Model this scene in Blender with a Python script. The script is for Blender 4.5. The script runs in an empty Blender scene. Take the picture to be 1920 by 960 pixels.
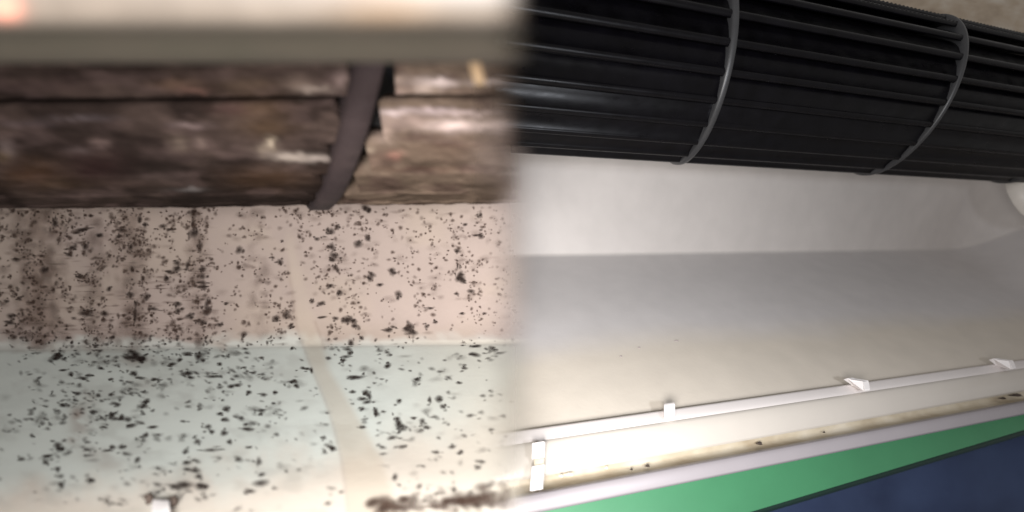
import bpy, math, random
import numpy as np
from mathutils import Vector, Matrix
random.seed(7); rng = np.random.default_rng(7)

# ------------------------------------------------------------------ camera
FPX, CX, CY = 649.64, 1099.3, 868.25          # focal length and principal point, in photo pixels (1920 wide)
scene = bpy.context.scene
cd = bpy.data.cameras.new("camera"); cam = bpy.data.objects.new("camera", cd)
scene.collection.objects.link(cam); scene.camera = cam
cam.rotation_euler = (math.radians(90), 0, 0)  # at the origin, looking along +Y
cd.sensor_width = 36; cd.lens = FPX / 1920 * 36
cd.shift_x = (960 - CX) / 1920; cd.shift_y = (CY - 480) / 1920
cd.clip_start = 0.001; cd.clip_end = 50
cd.dof.use_dof = True; cd.dof.focus_distance = 0.265; cd.dof.aperture_fstop = 2.9

# ------------------------------------------------------------------ light
w = bpy.data.worlds.new("World"); scene.world = w; w.use_nodes = True
bg = w.node_tree.nodes["Background"]; bg.inputs[0].default_value = (1.0, 0.96, 0.93, 1); bg.inputs[1].default_value = 0.31

def area(name, loc, target, sx, sy, power, col, spread=180):
    ld = bpy.data.lights.new(name, 'AREA'); ld.shape = 'RECTANGLE'; ld.size = sx; ld.size_y = sy
    ld.energy = power; ld.color = col; ld.spread = math.radians(spread)
    o = bpy.data.objects.new(name, ld); scene.collection.objects.link(o)
    o.location = loc
    o.rotation_euler = (Vector(target) - Vector(loc)).to_track_quat('-Z', 'Y').to_euler()
    return o
area("work_lamp", (-0.03, -0.075, -0.085), (-0.08, 0.36, 0.18), 0.13, 0.09, 1.42, (1.0, 0.975, 0.955), 125)
area("fan_highlight_lamp", (0.20, -0.10, -0.05), (0.0, 0.22, 0.18), 0.03, 0.04, 0.8, (0.88, 0.92, 1.0))  # unseen small lamp added to raise highlights on the clean fan blades

scene.view_settings.view_transform = 'Standard'; scene.view_settings.look = 'None'
scene.view_settings.exposure = 0; scene.view_settings.gamma = 1
scene.render.engine = 'CYCLES'; scene.cycles.transparent_max_bounces = 32

# ------------------------------------------------------------------ helpers
def P(px, py, D):
    return np.array([(px - CX) / FPX * D, D, (CY - py) / FPX * D])

def thing(name, label, cat, loc, group=None):
    o = bpy.data.objects.new(name, None); scene.collection.objects.link(o)
    o.empty_display_size = 0.02; o.location = loc
    o['label'] = label; o['category'] = cat
    if group: o['group'] = group
    return o

def link(o, parent):
    scene.collection.objects.link(o)
    if parent is not None:
        o.parent = parent
        o.matrix_parent_inverse = Matrix.Identity(4)
        m = Vector((0, 0, 0)); q = parent
        while q is not None:
            m += q.location; q = q.parent
        o.location = -m if o.type == 'MESH' or o.type == 'EMPTY' else o.location
    return o

def mesh(name, V, F, mats, parent=None, smooth=False, mi=None, attrs=None, label=None):
    me = bpy.data.meshes.new(name)
    me.from_pydata([tuple(map(float, v)) for v in V], [], [tuple(int(i) for i in f) for f in F])
    for m in (mats if isinstance(mats, (list, tuple)) else [mats]): me.materials.append(m)
    if mi is not None: me.polygons.foreach_set('material_index', np.asarray(mi, dtype=np.int32))
    me.polygons.foreach_set('use_smooth', [smooth] * len(me.polygons))
    for k, a in (attrs or {}).items():
        a = np.asarray(a, dtype=np.float32)
        if a.ndim == 1:
            at = me.attributes.new(k, 'FLOAT', 'POINT'); at.data.foreach_set('value', a)
        else:
            at = me.attributes.new(k, 'FLOAT_COLOR', 'POINT')
            at.data.foreach_set('color', np.concatenate([a, np.ones((len(a), 1))], 1).astype(np.float32).ravel())
    me.update()
    o = bpy.data.objects.new(name, me); link(o, parent)
    if label: o['label'] = label
    return o

def lin(r, g, b):
    f = lambda c: ((c / 255 + 0.055) / 1.055) ** 2.4 if c > 10 else c / 255 / 12.92
    return (f(r), f(g), f(b))

def smooth01(x): x = np.clip(x, 0, 1); return x * x * (3 - 2 * x)

def vnoise(x, y, seed=0):
    """cheap smooth value noise, vectorised"""
    r = np.random.default_rng(seed).random((64, 64))
    xi = np.floor(x).astype(int); yi = np.floor(y).astype(int); fx = x - xi; fy = y - yi
    fx = fx * fx * (3 - 2 * fx); fy = fy * fy * (3 - 2 * fy)
    a = r[xi % 64, yi % 64]; b = r[(xi + 1) % 64, yi % 64]; c = r[xi % 64, (yi + 1) % 64]; d = r[(xi + 1) % 64, (yi + 1) % 64]
    return (a * (1 - fx) + b * fx) * (1 - fy) + (c * (1 - fx) + d * fx) * fy
def fbm(x, y, seed=0, n=4):
    s = 0; a = 0.5
    for k in range(n):
        s = s + a * vnoise(x * 2 ** k, y * 2 ** k, seed + k); a /= 2
    return s / (1 - 0.5 ** n)

class NT:
    def __init__(self, name):
        self.m = bpy.data.materials.new(name); self.m.use_nodes = True
        self.t = self.m.node_tree; self.b = self.t.nodes["Principled BSDF"]; self.out = self.t.nodes["Material Output"]
    def n(self, typ, **kw):
        nd = self.t.nodes.new(typ)
        for k, v in kw.items():
            if k in nd.inputs: nd.inputs[k].default_value = v
            else: setattr(nd, k, v)
        return nd
    def l(self, a, b): self.t.links.new(a, b)
    def noise(self, scale, detail=3, vec_scale=None, rough=0.5):
        tc = self.n('ShaderNodeTexCoord'); src = tc.outputs['Object']
        if vec_scale:
            mp = self.n('ShaderNodeMapping'); mp.inputs['Scale'].default_value = vec_scale; self.l(src, mp.inputs[0]); src = mp.outputs[0]
        nz = self.n('ShaderNodeTexNoise'); nz.inputs['Scale'].default_value = scale; nz.inputs['Detail'].default_value = detail
        nz.inputs['Roughness'].default_value = rough
        self.l(src, nz.inputs['Vector']); return nz.outputs['Fac']
    def ramp(self, fac, stops):
        r = self.n('ShaderNodeValToRGB'); e = r.color_ramp.elements
        while len(e) < len(stops): e.new(0.5)
        for el, (p, c) in zip(e, stops): el.position = p; el.color = (*c, 1)
        self.l(fac, r.inputs[0]); return r.outputs[0]
    def mix(self, fac, a, b, mode='MIX'):
        m = self.n('ShaderNodeMix'); m.data_type = 'RGBA'; m.blend_type = mode
        for s, v in ((m.inputs[0], fac), (m.inputs[6], a), (m.inputs[7], b)):
            if hasattr(v, 'links'): self.l(v, s)
            else: s.default_value = v if isinstance(v, float) else (*v, 1)
        return m.outputs[2]
    def bump(self, fac, strength, dist):
        b = self.n('ShaderNodeBump'); b.inputs['Strength'].default_value = strength; b.inputs['Distance'].default_value = dist
        self.l(fac, b.inputs['Height']); self.l(b.outputs[0], self.b.inputs['Normal'])
    def attr(self, name):
        a = self.n('ShaderNodeAttribute'); a.attribute_name = name; return a
    def fade(self, name='edge_fade'):
        """see-through edge, as where the left unit blends into the right: opacity from a mesh attribute"""
        a = self.attr(name); tr = self.n('ShaderNodeBsdfTransparent'); mx = self.n('ShaderNodeMixShader')
        self.l(a.outputs['Fac'], mx.inputs[0]); self.l(tr.outputs[0], mx.inputs[1]); self.l(self.b.outputs[0], mx.inputs[2])
        self.l(mx.outputs[0], self.out.inputs[0])

def plastic(name, col, rough=0.4, var=0.06, scale=60, col2=None, spec=0.5):
    t = NT(name); c2 = col2 or tuple(c * (1 - var) for c in col)
    t.l(t.ramp(t.noise(scale, 4), [(0.35, col), (0.7, c2)]), t.b.inputs['Base Color'])
    t.b.inputs['Roughness'].default_value = rough
    t.b.inputs['Specular IOR Level'].default_value = spec
    t.bump(t.noise(scale * 12, 2), 0.08, 0.0004)
    return t.m

# ------------------------------------------------------------------ materials
def mk_black():
    t = NT('glossy_black_plastic')
    t.l(t.ramp(t.noise(70, 4, (1, 1, 1)), [(0.3, (0.0012, 0.0010, 0.0015)), (0.75, (0.003, 0.0027, 0.004))]), t.b.inputs['Base Color'])
    t.l(t.ramp(t.noise(220, 5, (0.25, 1, 1)), [(0.3, (0.26,) * 3), (0.8, (0.42,) * 3)]), t.b.inputs['Roughness'])
    t.b.inputs['Specular IOR Level'].default_value = 0.19
    t.bump(t.noise(500, 3, (0.2, 1, 1)), 0.08, 0.0003)
    return t.m
M_BLACK = mk_black()
M_RING = plastic('grey_black_ring_plastic', (0.035, 0.035, 0.037), 0.4, 0.2, 80)

def mk_dust(name, dark, mid, light, top, hi):
    t = NT(name)
    base = t.ramp(t.noise(42, 5, (0.45, 1.3, 1.6), 0.6), [(0.32, dark), (0.5, mid), (0.68, light)])
    blot = t.ramp(t.noise(30, 3, (0.8, 1.5, 2.2)), [(0.56, (0, 0, 0)), (0.72, (hi,) * 3)])
    c = t.mix(blot, base, top)
    mv = t.ramp(t.noise(18, 2, (1, 1, 1)), [(0.4, (0, 0, 0)), (0.62, (0.55,) * 3)])
    c = t.mix(mv, c, tuple(a * b for a, b in zip(mid, (1.0, 0.82, 0.9))))
    t.l(c, t.b.inputs['Base Color']); t.b.inputs['Roughness'].default_value = 0.85
    t.b.inputs['Specular IOR Level'].default_value = 0.2
    t.bump(t.noise(260, 5, (0.4, 1, 1)), 0.6, 0.0015)
    t.fade(); return t.m
def mk_caked():
    t = NT('caked_dust'); a = t.attr('paint')
    n = t.ramp(t.noise(120, 5, (0.4, 1.3, 1.6), 0.65), [(0.3, (0.72,) * 3), (0.55, (1.0,) * 3), (0.75, (1.25,) * 3)])
    t.l(t.mix(1.0, a.outputs['Color'], n, 'MULTIPLY'), t.b.inputs['Base Color'])
    t.b.inputs['Roughness'].default_value = 1.0; t.b.inputs['Specular IOR Level'].default_value = 0.02
    t.bump(t.noise(260, 5, (0.4, 1, 1)), 0.6, 0.0015)
    t.fade(); return t.m
M_CAKED = mk_caked()
M_DUST_L = mk_dust('dark_mouldy_dust', lin(52, 42, 42), lin(84, 68, 67), lin(105, 86, 80), lin(150, 132, 122), 0.65)
M_DUST_R = mk_dust('brown_fluffy_dust', lin(78, 62, 56), lin(112, 92, 83), lin(136, 115, 104), lin(195, 175, 165), 0.8)
M_RING_D = mk_dust('sooty_ring', lin(30, 25, 25), lin(42, 35, 34), lin(54, 45, 43), lin(100, 86, 80), 0.25)
M_CORE = plastic('slot_shade_black', (0.006, 0.005, 0.005), 0.9)
M_FLUFF = mk_dust('pale_lint', lin(140, 122, 112), lin(180, 160, 150), lin(205, 190, 180), lin(215, 200, 188), 0.5)

def mk_painted(name, rough=0.45, fade=False, bump=0.15):
    t = NT(name); a = t.attr('paint')
    n = t.ramp(t.noise(40, 5), [(0.3, (0.95,) * 3), (0.75, (1.03,) * 3)])
    t.l(t.mix(1.0, a.outputs['Color'], n, 'MULTIPLY'), t.b.inputs['Base Color'])
    t.b.inputs['Roughness'].default_value = rough
    t.bump(t.noise(300, 3), bump, 0.0006)
    if fade: t.fade()
    return t.m
M_DUCT_D = mk_painted('stained_foam_liner', 0.6, True)
M_DUCT_C = mk_painted('wiped_grey_plastic', 0.5)

def mk_mould():
    t = NT('black_mould'); a = t.attr('paint')
    t.l(a.outputs['Color'], t.b.inputs['Base Color']); t.b.inputs['Roughness'].default_value = 0.95
    t.b.inputs['Specular IOR Level'].default_value = 0.05
    t.fade('edge_fade'); return t.m
M_MOULD = mk_mould()

# ------------------------------------------------------------------ frames
def fan_frame(az, el):
    a = np.array([math.cos(az) * math.cos(el), math.sin(az) * math.cos(el), math.sin(el)])
    u = np.cross(a, [0, 0, 1]); u /= np.linalg.norm(u); v = np.cross(u, a)
    return a, u, v
AZ, EL = 0.2561, 0.165
aR, uR, vR = fan_frame(AZ, EL)            # u points towards the camera (-Y), v up
C0 = np.array([0, 0.2548, 0.2936]); R = 0.05
T1, TS = 0.0881, 0.2221

def grid_faces(nu, nv, close=False):
    F = []
    for i in range(nu - 1):
        for j in range(nv if close else nv - 1):
            j2 = (j + 1) % nv
            F.append((i * nv + j, i * nv + j2, (i + 1) * nv + j2, (i + 1) * nv + j))
    return F

def prism(C, a, u, v, prof, ts, mat, name, parent, disp=None, fade=None, smooth=False, label=None):
    """extrude a closed polar profile [(r, angle)] along a"""
    V = []; fd = []
    n = len(prof)
    for i, t in enumerate(ts):
        for j, (r, th) in enumerate(prof):
            rr = r + (disp(t, r, th, j) if disp else 0)
            V.append(C + a * t + rr * (u * math.cos(th) + v * math.sin(th)))
            fd.append(1.0 if fade is None else fade(V[-1]))
    F = grid_faces(len(ts), n, True)
    F.append(tuple(range(n))[::-1]); F.append(tuple((len(ts) - 1) * n + j for j in range(n)))
    return mesh(name, V, F, mat, parent, smooth, attrs={'edge_fade': fd}, label=label)

def ring_mesh(name, C, a, u, v, t, R0, R1, wd, mat, parent, tilt=(0, 0), n=96, fade=None, bev=0.25):
    prof = []
    b = wd * bev
    for (r, x) in ((R0, -wd / 2), (R1 - b, -wd / 2), (R1, -wd / 2 + b), (R1, wd / 2 - b), (R1 - b, wd / 2), (R0, wd / 2)):
        prof.append((r, x))
    V = []; fd = []
    for i in range(n):
        th = 2 * math.pi * i / n; d = u * math.cos(th) + v * math.sin(th)
        for (r, x) in prof:
            V.append(C + a * (t + x + r * (tilt[0] * math.cos(th) + tilt[1] * math.sin(th))) + r * d); fd.append(1.0)
    k = len(prof); F = []
    for i in range(n):
        for j in range(k):
            F.append((i * k + j, ((i + 1) % n) * k + j, ((i + 1) % n) * k + (j + 1) % k, i * k + (j + 1) % k))
    return mesh(name, V, F, mat, parent, True, attrs={'edge_fade': fd})

def blade_prof(R, th, sweep=0.5, rin=0.84, tip=0.085, n=5):
    """curved blade section, thick at its outer tip"""
    out = []; inn = []
    for i in range(n + 1):
        s = i / n
        r = R * (1 - (1 - rin) * s); c = th + sweep * (s ** 0.8)
        h = R * (tip * (1 - s) + 0.02 * s) / r / 2
        out.append((r + R * 0.010 * math.sin(math.pi * s), c - h)); inn.append((r, c + h))
    hw = R * tip / 2
    cap = [(R + hw * math.sin(b) * .9, th + hw / R * math.cos(b)) for b in (.5, 1.05, math.pi / 2, math.pi - 1.05, math.pi - .5)]
    return out + inn[::-1] + cap

# ================================================================== RIGHT: the cleaned unit
base_R = P(1400, 900, 0.24)
clean = thing('air_conditioner', 'cleaned white air conditioner outlet with glossy black fan, right half of the view', 'air conditioner', tuple(base_R), 'air conditioner outlets before and after cleaning')
def sub_empty(name, parent, C, label=None):
    o = bpy.data.objects.new(name, None); o.empty_display_size = 0.02
    scene.collection.objects.link(o); o.parent = parent
    o.location = Vector(C) - parent.location
    if label: o['label'] = label
    return o
fanR = sub_empty('blower_fan', clean, C0, 'clean glossy black blower fan')
NB = 23
t_start, t_end = -0.075, 0.56
for k in range(NB):
    th = 2 * math.pi * k / NB + 0.06
    prof = blade_prof(R, th)
    n = len(prof)
    # toothed outer edge: the tip points step in and out every millimetre or so
    V = []; ts = np.arange(t_start, t_end, 0.0022)
    for i, t in enumerate(ts):
        tooth = 0.0006 if i % 2 == 0 and 0.3 < math.sin(th) else 0.0
        for j, (r, an) in enumerate(prof):
            rr = r + (tooth if j == n - 3 else 0)
            V.append(C0 + aR * t + rr * (uR * math.cos(an) + vR * math.sin(an)))
    F = grid_faces(len(ts), n, True); F.append(tuple(range(n))[::-1]); F.append(tuple((len(ts) - 1) * n + j for j in range(n)))
    mesh('blade', V, F, M_BLACK, fanR, True)
for k in (0, 1, 2):
    ring_mesh('ring', C0, aR, uR, vR, T1 + TS * k, R * 0.6, R * 1.06, (0.0058, 0.0048, 0.0048)[k], M_RING, fanR)

# outlet channel, extruded along the fan axis. Profile knots: (photo row at column 1200, depth there)
def along(px, py, D, t): return P(px, py, D) + aR * t
KN = [(-260, .30), (-60, .33), (120, .362), (300, .392), (380, .410), (440, .423), (476, .431), (500, .409), (540, .375), (590, .339), (640, .309), (690, .284), (740, .264), (775, .250), (790, .247)]
ky = np.array([k[0] for k in KN], float); kd = np.array([k[1] for k in KN])
rows = np.concatenate([np.arange(120, 440, 20), np.arange(440, 520, 4), np.arange(520, 791, 9)])
dd = np.interp(rows, ky, kd)
# smooth the depth profile except right at the crease
def sm(x, n):
    for _ in range(n):
        y = x.copy(); y[1:-1] = (x[:-2] + x[2:] + 2 * x[1:-1]) / 4
        k = np.abs(rows - 476) < 1; y[k] = x[k]; x = y
    return x
up_, dn_ = ky <= 476, ky >= 476
pu, pd = np.polyfit(ky[up_], kd[up_], 3), np.polyfit(np.append(ky[dn_], [476] * 3), np.append(kd[dn_], [.431] * 3), 3)
dd = np.where(rows <= 476, np.polyval(pu, rows), np.polyval(pd, rows) + (np.polyval(pu, 476) - np.polyval(pd, 476)) * np.clip((790 - rows) / 314, 0, 1))
# end of the channel: the crease reaches photo column 1850
pt = P(1200, 477, .42)
def col_of(p): return CX + FPX * p[0] / p[1]
def t_at(row, D, px):
    p = P(1200, row, D); k = (px - CX) / FPX
    return (k * p[1] - p[0]) / (aR[0] - k * aR[1])
tE = 0.05
while col_of(pt + aR * tE) < 1862: tE += 0.001
tt = np.concatenate([np.linspace(0, 1, 60) * (tE - 0.10), tE - 0.10 + 0.10 * np.sin(np.linspace(0, 1, 26)[1:] * math.pi / 2)])
V = []; col = []
tan, grey, pink = np.array(lin(212, 203, 190)), np.array(lin(210, 206, 205)), np.array(lin(208, 202, 198))
nrmup = np.cross(aR, np.array([0, -1, 0.3])); 
for t in tt:
    # fillet: the channel curls towards the camera at its end
    e = max(0.0, (t - (tE - 0.10)) / 0.10)
    curl = (1 - math.sqrt(max(0, 1 - e * e))) * 0.085
    for r_, d_ in zip(rows, dd):
        ts_ = t_at(r_, d_, 885); tq = t if t > tE - 0.0999 else ts_ + (tE - 0.10 - ts_) * (t / (tE - 0.10))
        p = along(1200, r_, d_, tq) + np.array([0, -1, 0.0]) * curl
        V.append(p)
        k = smooth01((r_ - 610 + 60 * (fbm(np.array(t * 9), np.array(r_ / 90.), 3) - .5)) / 70)
        c = grey * (1 - k) + tan * k
        if r_ < 478: c = pink
        col.append(c)
duct_R = mesh('outlet_channel', V, grid_faces(len(tt), len(rows)), M_DUCT_C, clean, True, attrs={'paint': np.array(col)})
# end plate continuing towards the camera past the curl
lastp = [np.array(V[(len(tt) - 1) * len(rows) + j]) for j in range(len(rows))]
V2 = []
for e in np.linspace(0, 1, 12):
    for p in lastp: V2.append(p + np.array([0.012 * math.sin(e * 1.5), -0.14 * e, 0.0]))
mesh('end_plate', V2, grid_faces(12, len(rows)), M_DUCT_C, clean, True, attrs={'paint': np.array([list(grey)] * len(V2))})

M_LIP = plastic('cream_white_plastic', lin(198, 191, 182), 0.22, 0.04, 30)
M_LIP2 = plastic('white_rail_plastic', lin(226, 219, 216), 0.25, 0.03, 30)
M_GROOVE = NT('grimy_groove_plastic')
M_GROOVE.l(M_GROOVE.ramp(M_GROOVE.noise(60, 5, (0.6, 1, 1)), [(0.3, lin(200, 190, 172)), (0.5, lin(186, 174, 152)), (0.75, lin(160, 144, 120))]), M_GROOVE.b.inputs['Base Color'])
M_GROOVE.b.inputs['Roughness'].default_value = 0.45; M_GROOVE = M_GROOVE.m
M_STRIP = plastic('lavender_grey_trim', lin(156, 150, 153), 0.4, 0.05, 30)

def strip(name, knots, mat, t0, t1, parent, nseg=60, smooth=False, end=None):
    """sheet swept along the fan axis through knots given at photo column 1200"""
    V = []
    for q in np.linspace(0, 1, nseg):
        for (r_, d_) in knots:
            ts_ = t_at(r_, d_, 885); V.append(along(1200, r_, d_, ts_ + (t1 - ts_) * q))
    return mesh(name, V, grid_faces(nseg, len(knots)), mat, parent, smooth)
t0, t1 = -0.30, 0.85
# rail on the lip: back face, rounded top, sloped front band
strip('lip_rail', [(777.5, .2490), (776.5, .2470), (775.8, .2455), (776.5, .2440), (779, .2428), (790, .2395), (796, .2378), (799, .2374)], M_LIP2, t0, t1, clean, smooth=True)
strip('lip_face', [(798, .2376), (800, .2363), (806, .2350), (820, .2340), (855, .2328), (858, .2332), (861, .2350)], M_LIP, t0, t1, clean, smooth=True)
strip('drip_groove', [(857, .2352), (866, .2360), (874, .2360), (880, .2335), (888, .2265), (892, .2220)], M_GROOVE, t0, t1, clean, smooth=True)
strip('trim_strip', [(885, .2290), (887, .2235), (889.5, .2200), (892, .2190), (900, .2184), (917, .2178), (920, .2184), (923, .2240), (923, .2440)], M_STRIP, t0, t1, clean, smooth=True)

# clips on the rail
def box_mesh(name, corners8, mat, parent, bevel=0.0004, label=None):
    V = corners8
    F = [(0, 1, 2, 3), (7, 6, 5, 4), (0, 4, 5, 1), (1, 5, 6, 2), (2, 6, 7, 3), (3, 7, 4, 0)]
    o = mesh(name, V, F, mat, parent, True)
    b = o.modifiers.new('bevel', 'BEVEL'); b.width = bevel; b.segments = 2
    if label: o['label'] = label
    return o
def clip(px, rows_d, width, mat, label=None, lean=0.0, parent=None):
    """small bracket: front outline rows -> prism of the given width along the axis"""
    t = t_at(rows_d[0][0], rows_d[0][1], px)
    V = []
    n = len(rows_d)
    for s in (-0.5, 0.5):
        for i, (r_, d_) in enumerate(rows_d):
            V.append(along(1200, r_, d_, t + s * width - lean * (1 - i / (n - 1)) * (1 if i < n // 2 else 0)))
    F = [tuple(range(n)), tuple(range(2 * n - 1, n - 1, -1))]
    for i in range(n): F.append((i, (i + 1) % n, n + (i + 1) % n, n + i)[::-1])
    o = mesh('clip', V, F, mat, parent or clean, False)
    b = o.modifiers.new('bevel', 'BEVEL'); b.width = 0.0005; b.segments = 2
    if label: o['label'] = label
    return o
M_CLIP = plastic('white_clip_plastic', lin(245, 240, 238), 0.2, 0.02, 30)
clip(1254, [(763, .2430), (763, .2380), (767, .2360), (790, .2345), (794, .2360), (782, .2430)], 0.0085, M_CLIP)
for px in (1606, 1872):
    clip(px, [(763, .2440), (761, .2400), (767, .2375), (774, .2330), (794, .2295), (797, .2310), (784, .2430)], 0.006, M_CLIP, lean=0.012)
# tall two-piece bracket at the left end of the lip
clip(1012, [(801, .2290), (800, .2255), (828, .2250), (829, .2275)], 0.0075, M_CLIP, 'upper half of the tall white bracket')
clip(1012, [(840, .2290), (840, .2250), (882, .2210), (884, .2240)], 0.0075, M_CLIP, 'lower half of the tall white bracket')
clip(1012, [(828, .2276), (829, .2262), (840, .2262), (841, .2276)], 0.0065, M_GROOVE, 'grey joint of the tall bracket')

# grime specks sitting in the groove
def lump(name, p, s, mat, parent, seed=0, n=12, m=8, flat=0.5, attrs=True):
    V = []; r0 = np.random.default_rng(seed)
    ph = r0.random(6) * 6.28
    for i in range(m + 1):
        la = math.pi * i / m
        for j in range(n):
            lo = 2 * math.pi * j / n
            k = 1 + 0.25 * math.sin(3 * lo + ph[0]) * math.sin(la) + 0.2 * math.sin(5 * lo + 2 * la + ph[1]) * math.sin(la)
            V.append(p + np.array([s[0] * k * math.sin(la) * math.cos(lo), s[1] * k * math.cos(la), s[2] * k * math.sin(la) * math.sin(lo)]))
    return V, grid_faces(m + 1, n, True)
def lumps(name, items, mat, parent, label=None):
    V = []; F = []
    for i, (p, s) in enumerate(items):
        v, f = lump('', p, s, None, None, seed=i); o = len(V); V += v; F += [tuple(x + o for x in q) for q in f]
    o = mesh(name, V, F, mat, parent, True, attrs={'edge_fade': [1.0] * len(V)})
    if label: o['label'] = label
    return o
M_GRIME = plastic('brown_black_grime', lin(74, 62, 54), 0.9, 0.4, 300)
def on_row(row, D, px): return along(1200, row, D, t_at(row, D, px))
for (px, row, D, s) in ((1424, 872, .2325, (.0022, .001, .0012)), (1214, 876, .2315, (.0016, .0008, .0009)), (1184, 877, .2315, (.0009, .0006, .0007)), (1545, 873, .2325, (.0010, .0006, .0006)), (1905, 867, .2320, (.006, .001, .0014)), (1880, 869, .2320, (.003, .001, .001))):
    lumps('grime_spot', [(on_row(row, D, px), s)], M_GRIME, clean)
M_WET = plastic('wet_glint', lin(250, 250, 250), 0.05, 0.0)
for (px, s) in ((1067, .0026), (1052, .0012), (1137, .0009)):
    lumps('water_drop', [(on_row(866, .2300, px), (s, .0006, .0007))], M_WET, clean)
# faint specks left on the floor of the channel
def floorpt(px, row):
    D = float(np.interp(row, rows, dd)); t = t_at(row, D, px); return along(1200, row, D, t) + np.array([0, -.0004, .0001])
for (px, row) in ((1198, 652), (1164, 665), (1268, 645)):
    lumps('grime_spot', [(floorpt(px, row), (.0022 if px > 1200 else .0012, .0002, .0005))], plastic('faded_spot', lin(150, 140, 138), 0.9), clean)

# bearing holder: pale curved shell at the far right under the fan
V = []; n1, n2 = 24, 6
arc = [(1884, 342), (1889, 362), (1900, 383), (1914, 400), (1935, 415), (1965, 425)]
outer = [(1930, 325), (1940, 335), (1950, 345), (1960, 355), (1975, 365), (1990, 375)]
for q in range(2):
    for i in range(6):
        V.append(P(arc[i][0], arc[i][1], .44 + q * .03)); V.append(P(outer[i][0], outer[i][1] , .43 + q * .03))
F = []
for i in range(5):
    F.append((2 * i, 2 * i + 2, 2 * i + 3, 2 * i + 1)); F.append((12 + 2 * i, 12 + 2 * i + 1, 12 + 2 * i + 3, 12 + 2 * i + 2))
    F.append((2 * i, 12 + 2 * i, 12 + 2 * i + 2, 2 * i + 2)); F.append((2 * i + 1, 2 * i + 3, 12 + 2 * i + 3, 12 + 2 * i + 1))
F += [(0, 1, 13, 12), (10, 22, 23, 11)]
mesh('bearing_holder', V, F, plastic('pale_bearing_plastic', lin(240, 232, 222), 0.4), clean, True)

# grimy metal casing seen above the fan, top right
M_CASE = NT('grimy_beige_casing')
M_CASE.l(M_CASE.ramp(M_CASE.noise(26, 5, (1, 1, 2)), [(0.3, lin(150, 134, 116)), (0.5, lin(176, 160, 140)), (0.68, lin(196, 186, 172))]), M_CASE.b.inputs['Base Color'])
M_CASE.b.inputs['Roughness'].default_value = 0.6; M_CASE.bump(M_CASE.noise(60, 4), 0.5, 0.002); M_CASE = M_CASE.m
V = []
for i, px in enumerate(np.linspace(1350, 2300, 20)):
    for j, py in enumerate(np.linspace(-260, 190, 12)):
        V.append(P(px, py, .46 + .02 * j / 12 + 0.002 * math.sin(i * 1.3)))
mesh('back_casing', V, grid_faces(20, 12), M_CASE, clean, True)

# ------------------------------------------------------------------ green board and navy cloth below
def slab(name, quad, D, thick, mat, label, cat, sub=1):
    V = [P(x, y, d) for (x, y), d in zip(quad, D)]
    nrm = np.cross(V[1] - V[0], V[3] - V[0]); nrm /= np.linalg.norm(nrm)
    if nrm[1] < 0: nrm = -nrm
    V += [v + nrm * thick for v in V]
    o = mesh(name, V, [(0, 1, 2, 3), (7, 6, 5, 4), (0, 4, 5, 1), (1, 5, 6, 2), (2, 6, 7, 3), (3, 7, 4, 0)], mat, None)
    b = o.modifiers.new('bevel', 'BEVEL'); b.width = 0.0008; b.segments = 2
    o['label'] = label; o['category'] = cat
    return o
M_GREEN = plastic('matt_green_board', lin(78, 150, 106), 0.5, 0.08, 20)
board = slab('board', [(900, 930), (2300, 640), (2300, 692), (900, 1113)], [.29, .46, .45, .28], .006, M_GREEN,
     'flat green board running just under the grey trim of the outlet', 'board')
V = []
for i in range(60):
    f = i / 59; x = 900 + 1400 * f; yb = 1113 - 421 * f; D = .28 + .17 * f
    for (dy, dD) in ((-1, -.0004), (1, -.0010), (5, -.0008), (8, .003), (10, .012)): V.append(P(x, yb + dy, D + dD))
mesh('board_edge_shadow', V, grid_faces(60, 5), plastic('shaded_green_edge', lin(20, 52, 44), 0.6), None, True)  # shadow line below the board, painted as a dark strip along its edge
be = bpy.data.objects['board_edge_shadow']; be.parent = board; be.location = (0, 0, 0)
V = []
nx, ny = 70, 26
for i in range(nx):
    for j in range(ny):
        px = 900 + 1500 * i / (nx - 1); s = j / (ny - 1)
        py = 1080 - 0.301 * (px - 900) + s * 700
        V.append(P(px, py, .36 + .02 * s + 0.12 * (i / nx) + 0.010 * math.sin(i * .21 + s * 3) + .004 * math.sin(i * .6 - s * 5)))
mcl = NT('navy_cloth')
mcl.l(mcl.ramp(mcl.noise(14, 3), [(0.3, lin(44, 58, 92)), (0.7, lin(60, 76, 112))]), mcl.b.inputs['Base Color'])
mcl.b.inputs['Roughness'].default_value = 0.8; mcl.bump(mcl.noise(900, 2), 0.3, 0.0005)
o = mesh('cloth', V, grid_faces(nx, ny), mcl.m, None, True)
sol = o.modifiers.new('solid', 'SOLIDIFY'); sol.thickness = 0.0015; sol.offset = 1
o['label'] = 'dark navy cloth hanging behind the lower edge of the green board'; o['category'] = 'cloth'

# ================================================================== LEFT: the mouldy unit
dirty = thing('air_conditioner', 'mouldy air conditioner outlet with dust caked brown fan and black spots, left half', 'air conditioner', tuple(P(400, 1000, .2)), 'air conditioner outlets before and after cleaning')
DF = 0.150; RL = 0.05
SL = 0.0108                                            # the whole unit climbs slightly to the right
aL = np.array([1, 0, SL]); aL /= np.linalg.norm(aL)
uL = np.array([0, -1.0, 0]); vL = np.cross(uL, aL); vL = vL / np.linalg.norm(vL)
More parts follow.
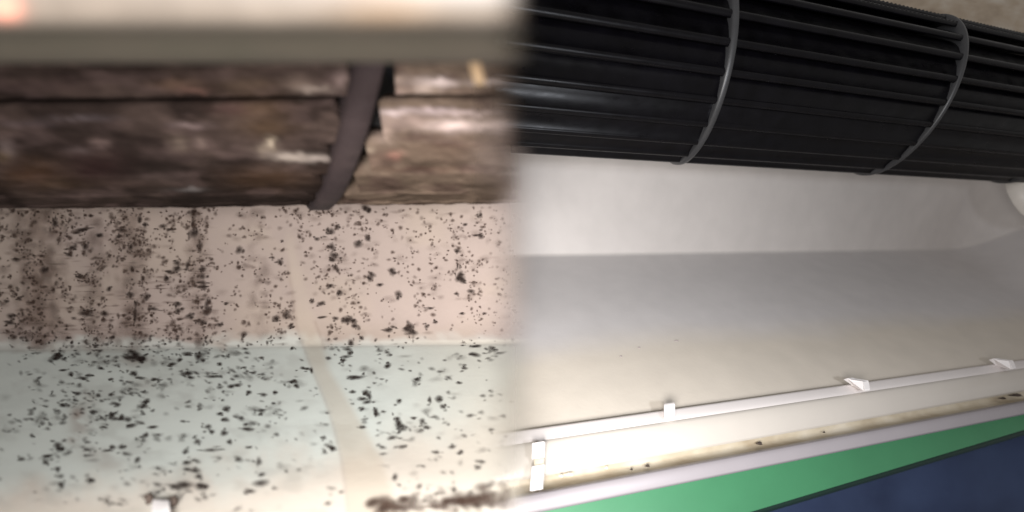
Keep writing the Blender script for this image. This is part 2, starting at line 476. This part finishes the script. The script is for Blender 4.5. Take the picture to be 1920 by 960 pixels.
# axis height so that the lower outline falls on row 386 at column 460
phi = math.atan2(0, 1)
def bottom_row(zc):
    best = -1e9
    for th in np.linspace(-math.pi, 0, 400):
        y = DF - RL * math.cos(th); z = zc + RL * math.sin(th)
        best = max(best, CY - FPX * z / y)
    return best
zc = 0.12
while bottom_row(zc) > 386: zc += 0.0001
CL = np.array([(460 - CX) / FPX * DF, DF, zc])
def colx(px, D): return (px - CX) / FPX * D
def fadeX(px0, px1, D=DF - RL * .8):
    return lambda p: float(1 - smooth01((CX + FPX * p[0] / p[1] - px0) / (px1 - px0)))
fanL = sub_empty('blower_fan', dirty, CL, 'blower fan caked in brown dust and mould')
# ring through (604,392) at the bottom and (690,140) higher up: a plane tilted about the axis
def front_pt(row):
    for th in np.linspace(-1.9, 1.5, 3000):
        y = DF - RL * 1.05 * math.cos(th); z = zc + RL * 1.05 * math.sin(th)
        if CY - FPX * z / y <= row: return th, y, z
pts = []
for (px, row) in ((612, 391), (640, 330), (660, 262), (680, 190), (693, 130)):
    th, y, z = front_pt(row); pts.append((math.cos(th), math.sin(th), (px - CX) / FPX * y - CL[0]))
A = np.array([[1, RL * 1.05 * c, RL * 1.05 * s] for c, s, _ in pts]); sol_, *_ = np.linalg.lstsq(A, np.array([q[2] for q in pts]), rcond=None)
tR, tilt = sol_[0], (sol_[1], sol_[2])
ring_mesh('ring', CL, aL, uL, vL, tR, RL * .6, RL * 1.04, 0.0112, M_RING_D, fanL, tilt=tilt, bev=0.15)
# added near-black core standing in for shade in the slots between blades
ring_mesh('shade_core', CL, aL, uL, vL, -0.115, RL * 0.3, RL * 0.80, 0.36, M_CORE, fanL, bev=0.001)
NBL = 26
SMUDGE = [  # photo column, row, half width, half height, strength, colour
 (545, 294, 40, 7, .8, (196, 180, 168)), (508, 268, 9, 9, .9, (200, 182, 160)), (600, 298, 30, 5, .8, (190, 174, 165)), (495, 282, 18, 8, .5, (176, 158, 140)),
 (355, 235, 30, 4, .6, (160, 140, 138)), (352, 355, 28, 4, .7, (150, 142, 140)), (190, 268, 16, 12, .5, (140, 118, 112)), (335, 268, 14, 14, .5, (148, 130, 116)), (375, 268, 10, 10, .5, (140, 122, 112)),
 (150, 282, 22, 5, .5, (118, 104, 102)), (40, 232, 60, 4, .4, (120, 104, 106)), (150, 222, 70, 4, .45, (118, 106, 108)), (12, 280, 14, 18, .5, (140, 124, 120)), (5, 295, 12, 10, .4, (120, 98, 60)),
 (60, 325, 60, 26, .5, (90, 62, 40)), (180, 312, 60, 30, .6, (58, 38, 38)), (300, 335, 50, 20, .5, (58, 50, 46)), (480, 200, 60, 24, .45, (110, 86, 66)), (500, 240, 50, 16, .4, (112, 88, 66)), (500, 335, 80, 20, .4, (98, 72, 52)),
 (430, 205, 30, 12, .3, (96, 66, 70)), (240, 345, 90, 9, .4, (110, 90, 82)), (110, 345, 60, 10, .3, (100, 78, 58)), (70, 160, 90, 12, .3, (96, 76, 76)), (330, 158, 40, 10, .5, (140, 112, 96)), (360, 170, 26, 5, .5, (150, 112, 100)), (470, 160, 50, 12, .4, (128, 106, 88)), (560, 158, 26, 14, .5, (150, 130, 118)), (590, 168, 30, 6, .7, (186, 168, 156)), (640, 150, 12, 14, .7, (160, 138, 132)),
 (815, 154, 34, 7, 1., (226, 206, 200)), (800, 165, 20, 10, .7, (200, 180, 168)), (920, 154, 40, 5, .8, (190, 172, 164)), (745, 150, 36, 8, .6, (172, 152, 142)), (740, 170, 40, 10, .5, (170, 146, 136)), (850, 178, 70, 10, .4, (150, 128, 112)),
 (735, 212, 24, 6, .9, (208, 190, 188)), (800, 208, 50, 5, .8, (180, 162, 162)), (880, 212, 60, 4, .8, (186, 166, 162)), (845, 236, 46, 11, .95, (214, 192, 184)), (930, 238, 50, 10, .8, (196, 176, 168)), (760, 228, 60, 14, .55, (184, 160, 150)), (715, 250, 20, 16, .7, (190, 166, 152)), (700, 300, 20, 16, .5, (160, 134, 118)), (740, 290, 14, 8, .5, (180, 130, 116)), (850, 280, 80, 24, .25, (120, 96, 82)), (800, 318, 110, 5, .45, (90, 68, 58)), (930, 300, 40, 30, .5, (176, 156, 146)), (690, 280, 10, 6, .5, (190, 170, 150))]
SMU = np.array([q[:5] for q in SMUDGE]); SMC = np.array([lin(*q[5]) for q in SMUDGE])
def dust_paint(P_, side):
    px = CX + FPX * P_[:, 0] / P_[:, 1]; row = CY - FPX * P_[:, 2] / P_[:, 1]
    def mixc(c, c2, k): k = k[:, None]; return c * (1 - k) + c2 * k
    if side == 0:
        c = np.tile(np.array(lin(90, 75, 69)), (len(px), 1))
        c = mixc(c, np.array(lin(62, 51, 47)), smooth01((fbm(px / 90 + 9, row / 34, 70) - .38) * 5))
        c = mixc(c, np.array(lin(118, 98, 94)), smooth01((fbm(px / 70 + 3, row / 24, 75) - .55) * 6) * .4)
    else:
        c = np.tile(np.array(lin(122, 104, 90)), (len(px), 1))
        c = mixc(c, np.array(lin(94, 75, 68)), smooth01((fbm(px / 60 + 9, row / 16, 73) - .45) * 5) * .7)
    c = c * ((.34 if side == 0 else .36) * (.75 + .5 * fbm(px / 40, row / 6, 79)))[:, None]
    wx = px + 14 * (vnoise(px / 12, row / 7, 77) - .5); wy = row + 8 * (vnoise(px / 12, row / 7, 78) - .5)
    k = smooth01((fbm(px / 26, row / 7, 83) - .52) * 7) * .5
    c = mixc(c, c * (1.6 if side else 1.45), k)
    for m in range(len(SMU)):
        e = np.exp(-((wx - SMU[m, 0]) / SMU[m, 2]) ** 2 - ((wy - SMU[m, 1]) / SMU[m, 3]) ** 2) * SMU[m, 4]
        c = mixc(c, SMC[m] * (.66 if side else .5), e)
    return c
def ring_t(th, r): return tR + r * (tilt[0] * math.cos(th) + tilt[1] * math.sin(th))
fX0 = fadeX(862, 1012)
for k in range(NBL):
    stp = 2 * math.pi / NBL
    th0 = front_pt(203)[0] + stp * (k - 5)
    gap = {5: .17, 6: .55}.get(k, -.02)       # the slot below this blade
    lo = {4: .965, 5: .97, 3: .978, 2: .982}.get(k, .99)
    nq = 13; fr = np.linspace(0, 1, nq)
    pr = np.concatenate([[RL * .8], RL * (lo + (1 - lo) * smooth01(1 - fr)), [RL * .99, RL * .8]])
    pth = np.concatenate([[th0 + stp * 1.01], th0 + stp * (1.01 + (gap + .06 - 1.01) * fr), [th0 + stp * gap] * 2])
    q = len(pr); te = ring_t(th0 + stp * .5, RL)
    for side in (0, 1):
        if side == 0: ta = te - 0.0060 - 0.30 * np.linspace(1, 0, 230) ** 1.4
        else: ta = te + 0.0068 + np.linspace(0, 0.115, 80)
        TX, TH = np.meshgrid(ta, pth, indexing='ij'); RR = np.tile(pr, (len(ta), 1))
        d = (0.0024 if side else 0.0016) * (fbm(TX * 130 + 40, TH * 9 + 30, 11 + side, 4) - .5) + 0.0012 * (fbm(TX * 40 + 20, TH * 4 + 30, 31 + side, 3) - .5)
        d[:, 0] = 0; d[:, -1] = 0; RR = RR + d
        if side == 1: TX = np.maximum(TX, te + 0.0072 + 0.0048 * np.maximum(0, TH - th0) / stp)
        V = (CL + aL * TX[..., None] + RR[..., None] * (uL * np.cos(TH)[..., None] + vL * np.sin(TH)[..., None])).reshape(-1, 3)
        fd = (1 - smooth01((CX + FPX * V[:, 0] / V[:, 1] - 862) / 150)) ** 2.2
        F = grid_faces(len(ta), q, True); F.append(tuple(range(q))[::-1]); F.append(tuple((len(ta) - 1) * q + j for j in range(q)))
        mesh('blade', V, F, M_CAKED, fanL, True, attrs={'edge_fade': fd, 'paint': dust_paint(V, side)})
# lint and dust flakes
def fan_pt(px, row, lift=0.0006):
    for th in np.linspace(-1.9, 1.5, 1500):
        y = DF - (RL + lift) * math.cos(th); z = zc + (RL + lift) * math.sin(th) + SL * ((px - 460) / FPX * DF)
        if CY - FPX * z / y <= row: break
    return np.array([(px - CX) / FPX * y, y, z])
def flakes(spots, mat, name='lint_tuft'):
    for (px, row, w_, h_) in spots:
        it = []
        for q in range(5):
            ox = random.uniform(-1, 1) * w_ * .7; oy = random.uniform(-1, 1) * h_ * .5
            it.append((fan_pt(px + ox, row + oy), (w_ * .00016 * random.uniform(.3, .7), .0007, h_ * .00016 * random.uniform(.4, .8))))
        lumps(name, it, mat, fanL)
0 and flakes([(535, 292, 40, 10), (505, 268, 12, 12), (590, 297, 36, 8), (352, 235, 36, 5), (355, 354, 32, 4), (200, 268, 18, 10), (320, 270, 14, 12)],
       mk_dust('grey_lint', lin(100, 84, 76), lin(140, 122, 112), lin(160, 142, 132), lin(165, 150, 140), 0.4))
0 and flakes([(820, 153, 42, 6), (800, 170, 34, 8), (900, 156, 40, 5), (740, 165, 36, 10), (740, 215, 30, 8), (830, 216, 60, 6), (880, 236, 60, 10), (800, 240, 60, 10), (745, 245, 36, 14), (725, 290, 26, 12), (600, 165, 26, 8)], M_FLUFF)

# the front cover: pale edge and underside with its shade painted in olive brown, very near the lens
M_EDGE = mk_painted('cream_cover_plastic', 0.5, True); M_UNDER = mk_painted('shaded_cover_underside', 0.6, True)
def bar(name, knots, mat, parent, colf, fx, x0=-500, x1=1030):
    V = []; fd = []; col = []
    for px in np.linspace(x0, x1, 90):
        for (r_, D) in knots:
            p = P(px, r_ , D); V.append(p); fd.append(float(1 - smooth01((px - fx[0]) / (fx[1] - fx[0])))); col.append(colf(px, r_))
    return mesh(name, V, grid_faces(90, len(knots)), mat, parent, True, attrs={'edge_fade': fd, 'paint': np.array(col)})
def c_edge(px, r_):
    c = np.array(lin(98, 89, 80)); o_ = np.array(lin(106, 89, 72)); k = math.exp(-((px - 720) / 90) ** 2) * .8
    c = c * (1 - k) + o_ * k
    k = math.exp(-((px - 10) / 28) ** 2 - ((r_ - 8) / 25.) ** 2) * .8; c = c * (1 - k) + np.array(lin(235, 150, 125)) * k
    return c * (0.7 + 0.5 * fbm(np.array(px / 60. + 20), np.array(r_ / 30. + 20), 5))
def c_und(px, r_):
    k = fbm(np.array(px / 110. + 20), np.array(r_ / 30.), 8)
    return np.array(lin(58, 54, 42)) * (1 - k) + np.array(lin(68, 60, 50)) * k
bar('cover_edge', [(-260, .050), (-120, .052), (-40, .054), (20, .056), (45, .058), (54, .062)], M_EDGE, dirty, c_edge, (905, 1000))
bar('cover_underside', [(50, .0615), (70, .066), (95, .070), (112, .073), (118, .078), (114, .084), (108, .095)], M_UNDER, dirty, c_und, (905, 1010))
# small bent strip of old tape hanging off the cover
V = []
for i in range(10):
    s = i / 9
    for wv in (0, 1):
        V.append(P(873 + 18 * s + wv * (22 - 3 * s), 88 + 68 * s, .074 + .014 * s))
o = mesh('hanging_flake', V, grid_faces(10, 2), mk_dust('tan_flake', lin(150, 128, 96), lin(176, 154, 118), lin(188, 166, 132), lin(190, 170, 140), 0.3), dirty, True, attrs={'edge_fade': [.85] * 20})
o.modifiers.new('solid', 'SOLIDIFY').thickness = 0.0005

# channel of the dirty unit
KL = [(100, .248), (250, .260), (380, .266), (500, .269), (600, .269), (640, .267), (650, .262), (660, .255), (700, .234), (760, .205), (830, .177), (900, .153), (960, .139), (1050, .121), (1150, .105)]
kly = np.array([k[0] for k in KL], float); kld = np.array([k[1] for k in KL])
fine = np.arange(100, 1151, 1.0); fd_ = np.interp(fine, kly, kld)
for _ in range(900):
    y_ = fd_.copy(); y_[1:-1] = (fd_[:-2] + fd_[2:] + 2 * fd_[1:-1]) / 4
    kk = np.abs(fine - 652) < 3; y_[kk] = fd_[kk]; fd_ = y_
def rowfix(px): return -0.0125 * (px - 500)
def LS(px, row, lift=0.0):
    """point on the dirty channel; row is the photo row at column 500"""
    D = float(np.interp(row, fine, fd_))
    p = P(px, row + rowfix(px), D)
    return p - p / np.linalg.norm(p) * lift
SK = np.array([(425, 532, 552), (455, 535, 554), (520, 543, 566), (570, 551, 582), (605, 554, 591), (640, 565, 604), (691, 584, 616), (754, 610, 654), (810, 628, 687), (863, 640, 715), (910, 647, 731), (960, 652, 748), (1150, 680, 800)], float)
pxs = np.arange(-500, 1013, 4.0); rws = np.concatenate([np.arange(100, 380, 14.), np.arange(380, 1150, 4.)])
PX, RW = np.meshgrid(pxs, rws, indexing='ij')
wob = fbm(PX / 60, RW / 60, 21); wob2 = fbm(PX / 22, RW / 14, 25); wob3 = fbm(PX / 160, RW / 110, 28)
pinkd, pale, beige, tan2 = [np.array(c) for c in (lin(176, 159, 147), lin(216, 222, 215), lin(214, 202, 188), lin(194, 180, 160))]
mauve = np.array(lin(172, 155, 146)); brown = np.array(lin(140, 118, 106))
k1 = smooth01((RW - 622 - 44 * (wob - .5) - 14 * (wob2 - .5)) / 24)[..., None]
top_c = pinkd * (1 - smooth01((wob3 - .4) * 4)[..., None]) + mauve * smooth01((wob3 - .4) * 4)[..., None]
k1 = k1 * np.where(RW < 650, .62 - .3 * smooth01((PX - 600) / 300), 1.)[..., None]  # pale wall band just above the crease: stronger light painted into the colour
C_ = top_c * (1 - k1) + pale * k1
k2 = smooth01((RW - 860 + (PX - 300) * .22 * (PX > 300) - 90 * (wob - .5)) / 110)[..., None] * .85
k2 = np.where(RW[..., None] > 640, k2, 0)
C_ = C_ * (1 - k2) + beige * k2
k3 = (smooth01((PX - 640 - (RW - 640) * .3) / 260) * (RW > 640))[..., None] * .6
C_ = C_ * (1 - k3) + np.array(lin(208, 202, 188)) * k3
# grimy drag marks, columns of it under the fan
colm = np.exp(-((PX - 75) / 38) ** 2) * .9 + np.exp(-((PX - 240) / 30) ** 2) * .55 + np.exp(-((PX - 370) / 14) ** 2) * .35 + np.exp(-((PX - 180) / 30) ** 2) * .3
g = np.clip(colm * smooth01((wob2 - .25) * 2.2) * (RW < 660) * (.35 + .65 * fbm(PX / 14, RW / 70, 40)), 0, 1)[..., None] * .85
C_ = C_ * (1 - g) + brown * g
for (bx, by, sx, sy, a_) in ((146, 772, 14, 14, .75), (150, 800, 20, 26, .45), (135, 818, 14, 8, .45), (185, 850, 40, 14, .35), (170, 740, 18, 20, .25), (205, 868, 26, 10, .3), (255, 672, 30, 9, .45), (250, 640, 12, 40, .4), (170, 645, 18, 18, .3), (270, 715, 22, 12, .25), (360, 905, 40, 12, .3), (60, 920, 60, 30, .15), (470, 505, 12, 10, .2), (105, 420, 9, 22, .35), (60, 440, 40, 30, .2), (70, 520, 30, 40, .4), (75, 590, 40, 30, .35), (860, 640, 60, 6, .2), (880, 560, 40, 30, .12)):
    k = (np.exp(-((PX - bx) / sx) ** 2 - ((RW - by) / sy) ** 2) * a_ * smooth01((wob2 - .15) * 2.4))[..., None]
    C_ = C_ * (1 - k) + brown * k
# cloudy grey film on the lower panel
k = (smooth01((fbm(PX / 50, RW / 26, 90) - .5) * 4) * (RW > 640) * smooth01((900 - PX) / 300) * .22)[..., None]
C_ = C_ * (1 - k) + np.array(lin(150, 148, 140)) * k
sl_ = np.interp(RW, SK[:, 0], SK[:, 1]); sr_ = np.interp(RW, SK[:, 0], SK[:, 2])
inn = smooth01((PX - sl_ + 6) / 14) * smooth01((sr_ + 10 - PX) / 22) * smooth01((RW - 425) / 30) 
k = (inn * (.22 + .26 * smooth01((RW - 600) / 60)))[..., None]; C_ = C_ * (1 - k) + tan2 * k
edge = np.exp(-((PX - sl_) / 3.2) ** 2) * smooth01((RW - 470) / 40) * .22 + np.exp(-((PX - sr_) / 3) ** 2) * ((RW > 600) & (RW < 660)) * .3
k = edge[..., None]; C_ = C_ * (1 - k) + brown * k
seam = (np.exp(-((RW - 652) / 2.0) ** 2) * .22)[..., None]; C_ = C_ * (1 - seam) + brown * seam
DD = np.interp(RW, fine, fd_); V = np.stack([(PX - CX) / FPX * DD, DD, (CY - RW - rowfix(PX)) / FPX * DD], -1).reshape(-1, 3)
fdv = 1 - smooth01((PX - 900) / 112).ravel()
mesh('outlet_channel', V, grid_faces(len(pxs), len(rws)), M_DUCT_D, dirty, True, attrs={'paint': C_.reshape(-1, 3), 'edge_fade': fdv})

# mould: thousands of soft edged spots growing on the channel
SV = []; SF = []; SA = []; SC = []
def spot(px, row, rx, ry, dark=1.0, ang=0.0, brownish=0.0):
    n = 9; o = len(SV); ph = random.uniform(0, 6.28); k1_ = random.uniform(.0, .22); k2_ = random.uniform(.0, .15)
    fade = float(1 - smooth01((px - 880) / 120)); dark = dark * fade
    if dark < .03: return
    lift = random.uniform(0.00015, 0.0004)
    c = np.array(lin(58, 48, 44)) * (1 - brownish) + np.array(lin(92, 72, 62)) * brownish
    SV.append(LS(px, row - rowfix(px), lift)); SA.append(min(1, dark)); SC.append(c)
    for ring, (rad, al) in enumerate(((.48, .7), (1.6, 0.0))):
        for j in range(n):
            th = 2 * math.pi * j / n
            k = rad * (1 + k1_ * math.sin(2 * th + ph) + k2_ * math.sin(3 * th + 2 * ph) + random.uniform(-.1, .1))
            x, y = rx * k * math.cos(th), ry * 1.12 * k * math.sin(th)
            SV.append(LS(px + x * math.cos(ang) - y * math.sin(ang), row + x * math.sin(ang) + y * math.cos(ang) - rowfix(px), lift)); SA.append(min(1, dark * al)); SC.append(c)
    for j in range(n):
        j2 = (j + 1) % n
        SF.append((o, o + 1 + j, o + 1 + j2)); SF.append((o + 1 + j, o + 1 + n + j, o + 1 + n + j2, o + 1 + j2))
BIG = """363 400 6 6;363 437 7 8;362 420 3 9;375 462 5 6;262 411 4 5;272 421 4 4;305 424 7 3;320 430 8 2;228 431 6 4;223 443 4 3;155 430 11 3;145 436 9 2;103 418 5 7;160 463 5 5;245 463 4 5;248 505 3 4;83 506 7 5;136 464 8 3;332 493 6 4;331 505 8 4;318 510 6 3;312 522 4 4;351 498 3 6;380 505 5 4;379 518 6 4;380 530 7 3;380 538 7 3.5;448 469 6 5;275 557 5 5;160 588 11 4;170 583 5 3;388 570 4 7;388 585 6 6;333 570 6 4;334 583 4 4;287 579 9 3;253 590 3 9;255 570 3 6;412 609 5 3;457 628 5 4;379 604 6 4;245 553 6 4;187 441 6 3;171 405 4 2;195 588 6 4;20 593 7 4;18 605 8 3;36 560 4 3;12 565 4 3;30 487 8 2.5;130 478 6 3;150 518 7 3;268 523 3 4;204 542 4 4;355 592 7 4;370 602 5 3;424 569 4 2
686 390 7 5;691 395 4 4;620 434 8 4;632 425 4 4;614 430 3 3;671 458 7 5;689 446 4 6;622 463 6 5;626 479 7 5;623 488 5 3;594 448 4 3;525 491 5 4;511 483 4 2;529 452 3 2;629 502 4 4;633 507 3 3;619 536 5 3;697 515 6 4;694 523 5 4;712 534 5 3;735 509 7 5;747 552 6 5;862 522 8 5;862 516 4 7;868 527 5 4;883 546 6 3;856 551 4 2;857 470 5 3;902 443 5 4;894 441 7 2;900 404 4 4;872 421 4 2;636 550 5 4;600 570 5 3;585 565 4 3;605 568 4 3;650 600 8 6;663 602 5 4;665 611 6 4;629 597 5 3;604 595 7 2;537 590 6 5;517 597 5 5;546 613 5 3;768 612 6 5;767 619 10 5;776 624 6 4;727 619 7 3;737 613 5 2;816 604 4 2.5;800 612 4 3;678 634 4 3;548 653 4 2.5;658 642 5 4;652 655 7 3;656 662 4 4;648 669 7 2.5;643 676 4 3;568 690 5 2;806 578 5 2;908 588 4 2;866 588 4 2
893 649 8 2.5;921 652 5 3;926 656 7 3;890 665 8 3.5;938 662 9 2;727 686 5 4;670 708 11 3;657 707 6 2.5;686 736 6 4;692 742 5 4;678 748 7 3;688 754 6 3;661 735 5 2.5;704 770 4 4;706 776 5 4;718 772 4 2;679 767 4 3;745 786 5 4;748 793 4 4;754 805 7 3.5;748 811 4 2;823 749 6 5;806 750 3 5;830 762 6 3;871 690 5 2.5;861 718 5 2;782 711 5 2;748 752 5 3;800 801 6 3;775 784 5 2;792 790 5 4;735 821 9 3;754 838 7 3;817 848 6 2.5;863 849 5 3;848 838 7 2.5;902 866 7 2.5;896 877 6 3;921 806 5 2.5;622 840 6 3;680 801 5 3;552 715 5 3;556 724 5 3;515 736 4 3;607 821 4 3;740 895 5 5;576 692 6 2;584 695 3 4;490 671 5 2;546 716 4 2
104 671 10 4;120 673 5 2.5;108 666 8 3;240 671 10 4;262 672 12 5;252 664 7 5;372 669 6 6;350 664 8 3;380 675 5 3;337 675 5 3;322 683 8 2.5;133 702 5 3;118 694 6 2;155 709 8 3;167 704 6 2.5;190 691 5 2;208 711 4 2;250 700 6 4;262 708 9 2;290 711 6 2;350 700 9 3.5;358 708 5 2.5;399 706 12 2.5;412 683 4 3;444 722 8 3;432 725 5 3;475 699 5 2;466 736 5 3;494 740 7 2.5;457 689 4 2;145 738 6 3;184 741 4 3;208 740 6 2;220 759 6 3;210 778 5 3;216 785 9 3;228 782 4 4;118 760 6 3;194 801 6 2;108 835 7 5;112 842 5 3;87 855 7 2.5;40 861 6 3;85 867 5 4;286 801 7 3;273 816 5 4;240 798 4 2;246 799 10 2.5;257 863 5 4;108 880 5 4;425 767 6 4;412 776 5 3;422 787 7 3.5;420 812 6 4;390 800 6 3.5;397 810 5 3;490 770 6 3;488 777 4 2;464 805 9 3;460 796 5 2;350 868 8 3;365 882 10 3;350 880 6 3;372 893 6 4;345 910 16 5;330 913 8 4;378 912 11 5;485 866 5 6;488 906 13 5;468 921 8 4;395 844 13 2.5;348 846 5 4;370 828 6 4;365 820 3 2;430 829 5 3;465 839 5 2;60 817 4 3;265 675 6 4;175 772 6 3;268 735 4 2;343 790 5 2;115 910 5 5;170 900 6 3;490 890 6 3;270 760 6 4;275 752 5 4;200 845 8 2;228 838 6 4;211 838 5 3"""
for ln in BIG.replace('\n', ';').split(';'):
    a = [float(x) for x in ln.split()]
    spot(*a, dark=random.uniform(.8, 1), ang=random.uniform(-.15, .15))
    for _ in range(random.choice((1, 2, 3))):
        spot(a[0] + random.gauss(0, a[2] * 1.1), a[1] + random.gauss(0, a[3] * 1.2), a[2] * random.uniform(.3, .6), a[3] * random.uniform(.3, .6), dark=random.uniform(.5, .9))
def in_streak(px, row):
    return row > 425 and np.interp(row, SK[:, 0], SK[:, 1]) - 1 < px < np.interp(row, SK[:, 0], SK[:, 2]) + 2
DX = [(-500, .8), (0, .9), (40, 1.), (130, .9), (180, .75), (250, 1.), (300, .6), (340, .9), (395, 1.), (412, .15), (450, .35), (500, .5), (525, .9), (550, .8), (575, .35), (620, .55), (700, .45), (760, .3), (830, .35), (870, .5), (920, .5), (960, .4), (1000, .1)]
dx, dv = zip(*DX)
def dens_wall(px, row):
    k = float(np.interp(px, dx, dv)); n_ = float(fbm(np.array(px / 16.), np.array(row / 26.), 50))
    return k * max(0, (n_ - .36)) * 4 * (1.0 if px > 400 else 1.15)
def dens_floor(px, row):
    n_ = float(fbm(np.array(px / 34.), np.array(row / 20.), 60))
    v = max(0, n_ - .42) * 3.2 * float(np.interp(row, (650, 700, 800, 900, 960), (1., .9, .6, .3, .2))) * float(np.interp(px, (-500, 0, 60, 100, 500, 560, 600, 700, 900, 960), (.5, .35, .6, 1, .8, .45, .5, .8, .45, .1)))
    return v
cnt = 0
while cnt < 3000:
    px = random.uniform(-120, 990); row = random.uniform(388, 650)
    if in_streak(px, row) or random.random() > dens_wall(px, row): continue
    s = random.choice((1.3, 1.5, 1.7, 2, 2.2, 2.8, 3.4)) * (1 if px < 600 else .9)
    spot(px, row, s * random.uniform(.8, 1.35), s * random.uniform(.65, 1.05), dark=random.uniform(.25, .85), ang=random.gauss(0, .25), brownish=.6 if row < 630 else .1); cnt += 1
cnt = 0
while cnt < 950:
    px = random.uniform(-120, 970); row = random.uniform(645, 958)
    if in_streak(px, row) or random.random() > dens_floor(px, row): continue
    s = random.choice((1.5, 2., 2.5, 3.2)) * (1 + (row - 650) / 600)
    spot(px, row, s * random.uniform(1.0, 1.8), s * random.uniform(.55, .9), dark=random.uniform(.15, .7), ang=random.gauss(0.1, .25)); cnt += 1
# soft brown bloom between the spots
for _ in range(1500):
    px = random.uniform(-60, 960); row = random.uniform(392, 645)
    if in_streak(px, row) or random.random() > dens_wall(px, row): continue
    spot(px, row, random.uniform(4, 11), random.uniform(2, 5), dark=random.uniform(.06, .26), brownish=.9)
for _ in range(900):
    px = random.uniform(-60, 940); row = random.uniform(650, 950)
    if in_streak(px, row) or random.random() > dens_floor(px, row) * 1.5: continue
    spot(px, row, random.uniform(4, 12), random.uniform(2, 5), dark=random.uniform(.06, .3), brownish=.2)
for cxs, wd, n_ in ((70, 45, 260), (245, 22, 120), (175, 25, 70), (370, 16, 60), (480, 20, 40)):
    for _ in range(n_):
        spot(random.gauss(cxs, wd * .6), random.uniform(395, 645), random.uniform(5, 14), random.uniform(4, 12), dark=random.uniform(.04, .16), brownish=1)
# faint smeared scum
for _ in range(110):
    px = random.uniform(0, 400); row = random.uniform(470, 640)
    spot(px, row, random.uniform(6, 16), random.uniform(1, 2), dark=random.uniform(.12, .35), brownish=1)
# heavy brown dirt along the lower edge
for _ in range(150):
    s = random.random(); px = 690 + 270 * s; row = 956 - 34 * s * (1 - .25 * s) + random.gauss(0, 9)
    if 760 < px < 820 and random.random() < .6: continue
    spot(px, row, random.uniform(5, 14), random.uniform(3, 7), dark=random.uniform(.15, .5), brownish=random.uniform(.7, 1.1), ang=random.uniform(-.4, .4))
for (px, row, rx, ry) in ((905, 915, 14, 7), (725, 943, 16, 9), (740, 952, 30, 6), (915, 935, 26, 10), (880, 940, 24, 8), (945, 948, 22, 8)):
    spot(px, row, rx, ry, dark=.8, brownish=.8)
mesh('mould_spots', SV, SF, M_MOULD, dirty, True, attrs={'edge_fade': SA, 'paint': np.array(SC)})['kind'] = 'stuff'

# pale clip at the lower edge with dirt either side
def LP(px, row, lift=0): return LS(px, row - rowfix(px), lift)
q = [(282, 978), (321, 978), (318, 938), (286, 936)]
V = [LP(x, y, .004) for x, y in q] + [LP(x, y, -.002) for x, y in q]
box_mesh('clip', V, M_CLIP, dirty, label='pale square clip at the lower edge')
lumps('grime_spot', [(LP(281, 940, .001), (.0011, .001, .0032)), (LP(276, 932, .001), (.0012, .001, .0012))], M_GRIME, dirty)
lumps('grime_spot', [(LP(327, 945, .001), (.0013, .001, .0030)), (LP(323, 936, .001), (.001, .001, .0012))], M_GRIME, dirty)
